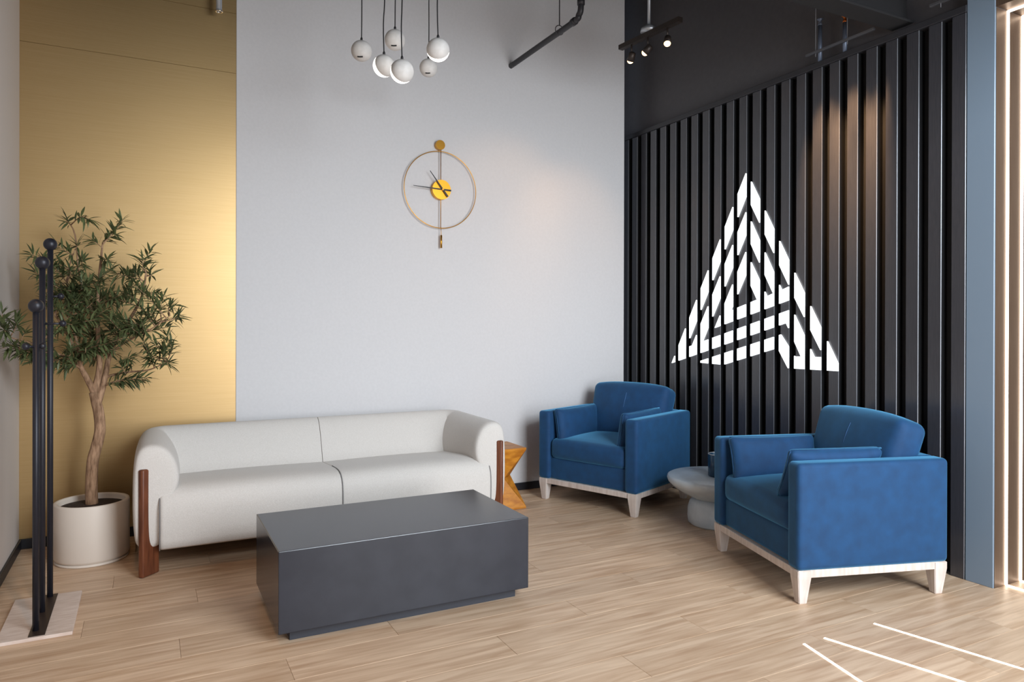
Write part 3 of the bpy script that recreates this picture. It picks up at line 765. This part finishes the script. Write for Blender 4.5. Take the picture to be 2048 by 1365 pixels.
# track lights
WARM = (1.0, 0.58, 0.28)
def track(label, a, b, heads, aim, power, rod, cone=62):
    a, b = Vector(a), Vector(b); mid = (a + b) / 2; d = (b - a).normalized(); nrm = Vector((-d.y, d.x, 0)) * 0.018
    t = thing('track_light', label, 'track light', mid, 0, 'ceiling track lights')
    bm = prism(bmesh.new(), [(v.x - mid.x, v.y - mid.y) for v in (a - nrm, b - nrm, b + nrm, a + nrm)], 0, -0.008, 0.022)
    obj('track', bm, 'track', t)
    obj('canopy', lathe(bmesh.new(), [(0.0, 0.066), (0.02, 0.066), (0.05, 0.045), (0.055, 0.022), (0, 0.022)], 24), 'grey_metal', t, True)
    obj('rod', tube(bmesh.new(), [(0, 0, 0.06), (0, 0, H - mid.z)], 0.010, 12), 'grey_metal', t, True)
    for i, f_ in enumerate(heads):
        p = a.lerp(b, f_) - mid
        hd = obj('lamp_head', tube(bmesh.new(), [(p.x, p.y, 0.0), (p.x, p.y, -0.06)], 0.006, 10), 'track', t, True)
        tgt = Vector(aim[i]); base = mid + p + Vector((0, 0, -0.085)); dd = (tgt - base).normalized()
        o_ = p + Vector((0, 0, -0.085))
        bm = tube(bmesh.new(), [o_ - dd * 0.03, o_ - dd * 0.025, o_ + dd * 0.028], [0.012, 0.021, 0.026], 20)
        obj('shade', bm, 'track', hd, True)
        obj('bulb', ball(bmesh.new(), o_ + dd * 0.024, 0.0215, 20, 12), 'halogen', hd, True)
        spot('track_spot', mid + o_ + dd * 0.06, tgt, power, math.radians(cone), 0.9, WARM, 0.022)
ta, tb = on(2, 3.09, 1241, 98), on(2, 3.09, 1361, 41)
track('dark track with three lit spotlights hanging in front of the charcoal wall', ta, tb, (0.2, 0.48, 0.80), [(2.95, 4.72, 1.7), (2.25, 4.72, 1.9), (1.8, 2.4, 0.2)], 14, True)
track('dark track with spotlights above the slat wall, out of the picture', (3.2, 3.05, 3.24), (3.2, 2.3, 3.24), (0.22, 0.47, 0.73), [(3.56, 2.88, 2.2), (3.56, 2.70, 2.25), (3.56, 2.50, 2.2)], 300, True, 26)
track('added unseen track with a spotlight warming the floor by the coat rack', (-0.1, 2.0, 3.3), (-0.1, 2.6, 3.3), (0.5,), [(-0.25, 3.1, 0.0)], 40, True, 60)  # added lamp out of view, warms the floor at the left
# beam, strut and hanger rods above the slat wall
t = thing('ceiling_beam', 'flat black beam running over to the top of the slat wall', 'beam', (1.2, 2.44, 2.845))
obj('flange', bx(0.9, 2.41, -0.06, 0.06, 0, 0.012, 0.001, 1), 'ceiling', t)
obj('web', bx(0.9, 2.41, -0.02, 0.02, 0.012, 0.16), 'ceiling', t)
for (ya, yb_, lab) in ((3.0, 2.55, 'thin steel strut hanging over the slat wall beside the beam'), (2.24, 2.085, 'thin steel strut above the slat wall beside the slate column')):
    t = thing('strut_rail', lab, 'rail', (3.53, (ya + yb_) / 2, 2.855), 0, 'steel struts over the slat wall')
    ln = (ya - yb_) / 2
    obj('channel', bx(-0.008, 0.008, -ln, ln, 0, 0.014, 0.001, 1), 'steel', t)
    for yy in ([-ln * 0.25, ln * 0.7] if ln > 0.1 else [ln * 0.3]):
        obj('hanger_rod', tube(bmesh.new(), [(0, yy, -0.02), (0, yy, H - 2.855)], 0.0025, 8), 'steel', t, True)
for (yy, zt, lab, brassy) in ((2.935, 3.03, 'dark upright sprinkler pipe with flared head above the slat wall', False), (2.765, 2.985, 'dark upright sprinkler pipe with copper head above the slat wall', True)):
    t = thing('upright_sprinkler', lab, 'sprinkler', (3.57, yy, 2.812), 0, 'upright sprinklers')
    z1 = zt - 2.812
    obj('pipe', tube(bmesh.new(), [(0, 0, 0), (0, 0, z1)], 0.012, 14), 'blue_pipe', t, True)
    obj('head', lathe(bmesh.new(), [(0, z1), (0.013, z1), (0.010, z1 + 0.012), (0.007, z1 + 0.025), (0.018, z1 + 0.034), (0.018, z1 + 0.038), (0, z1 + 0.04)], 16), 'copper' if brassy else 'blue_pipe', t, True)
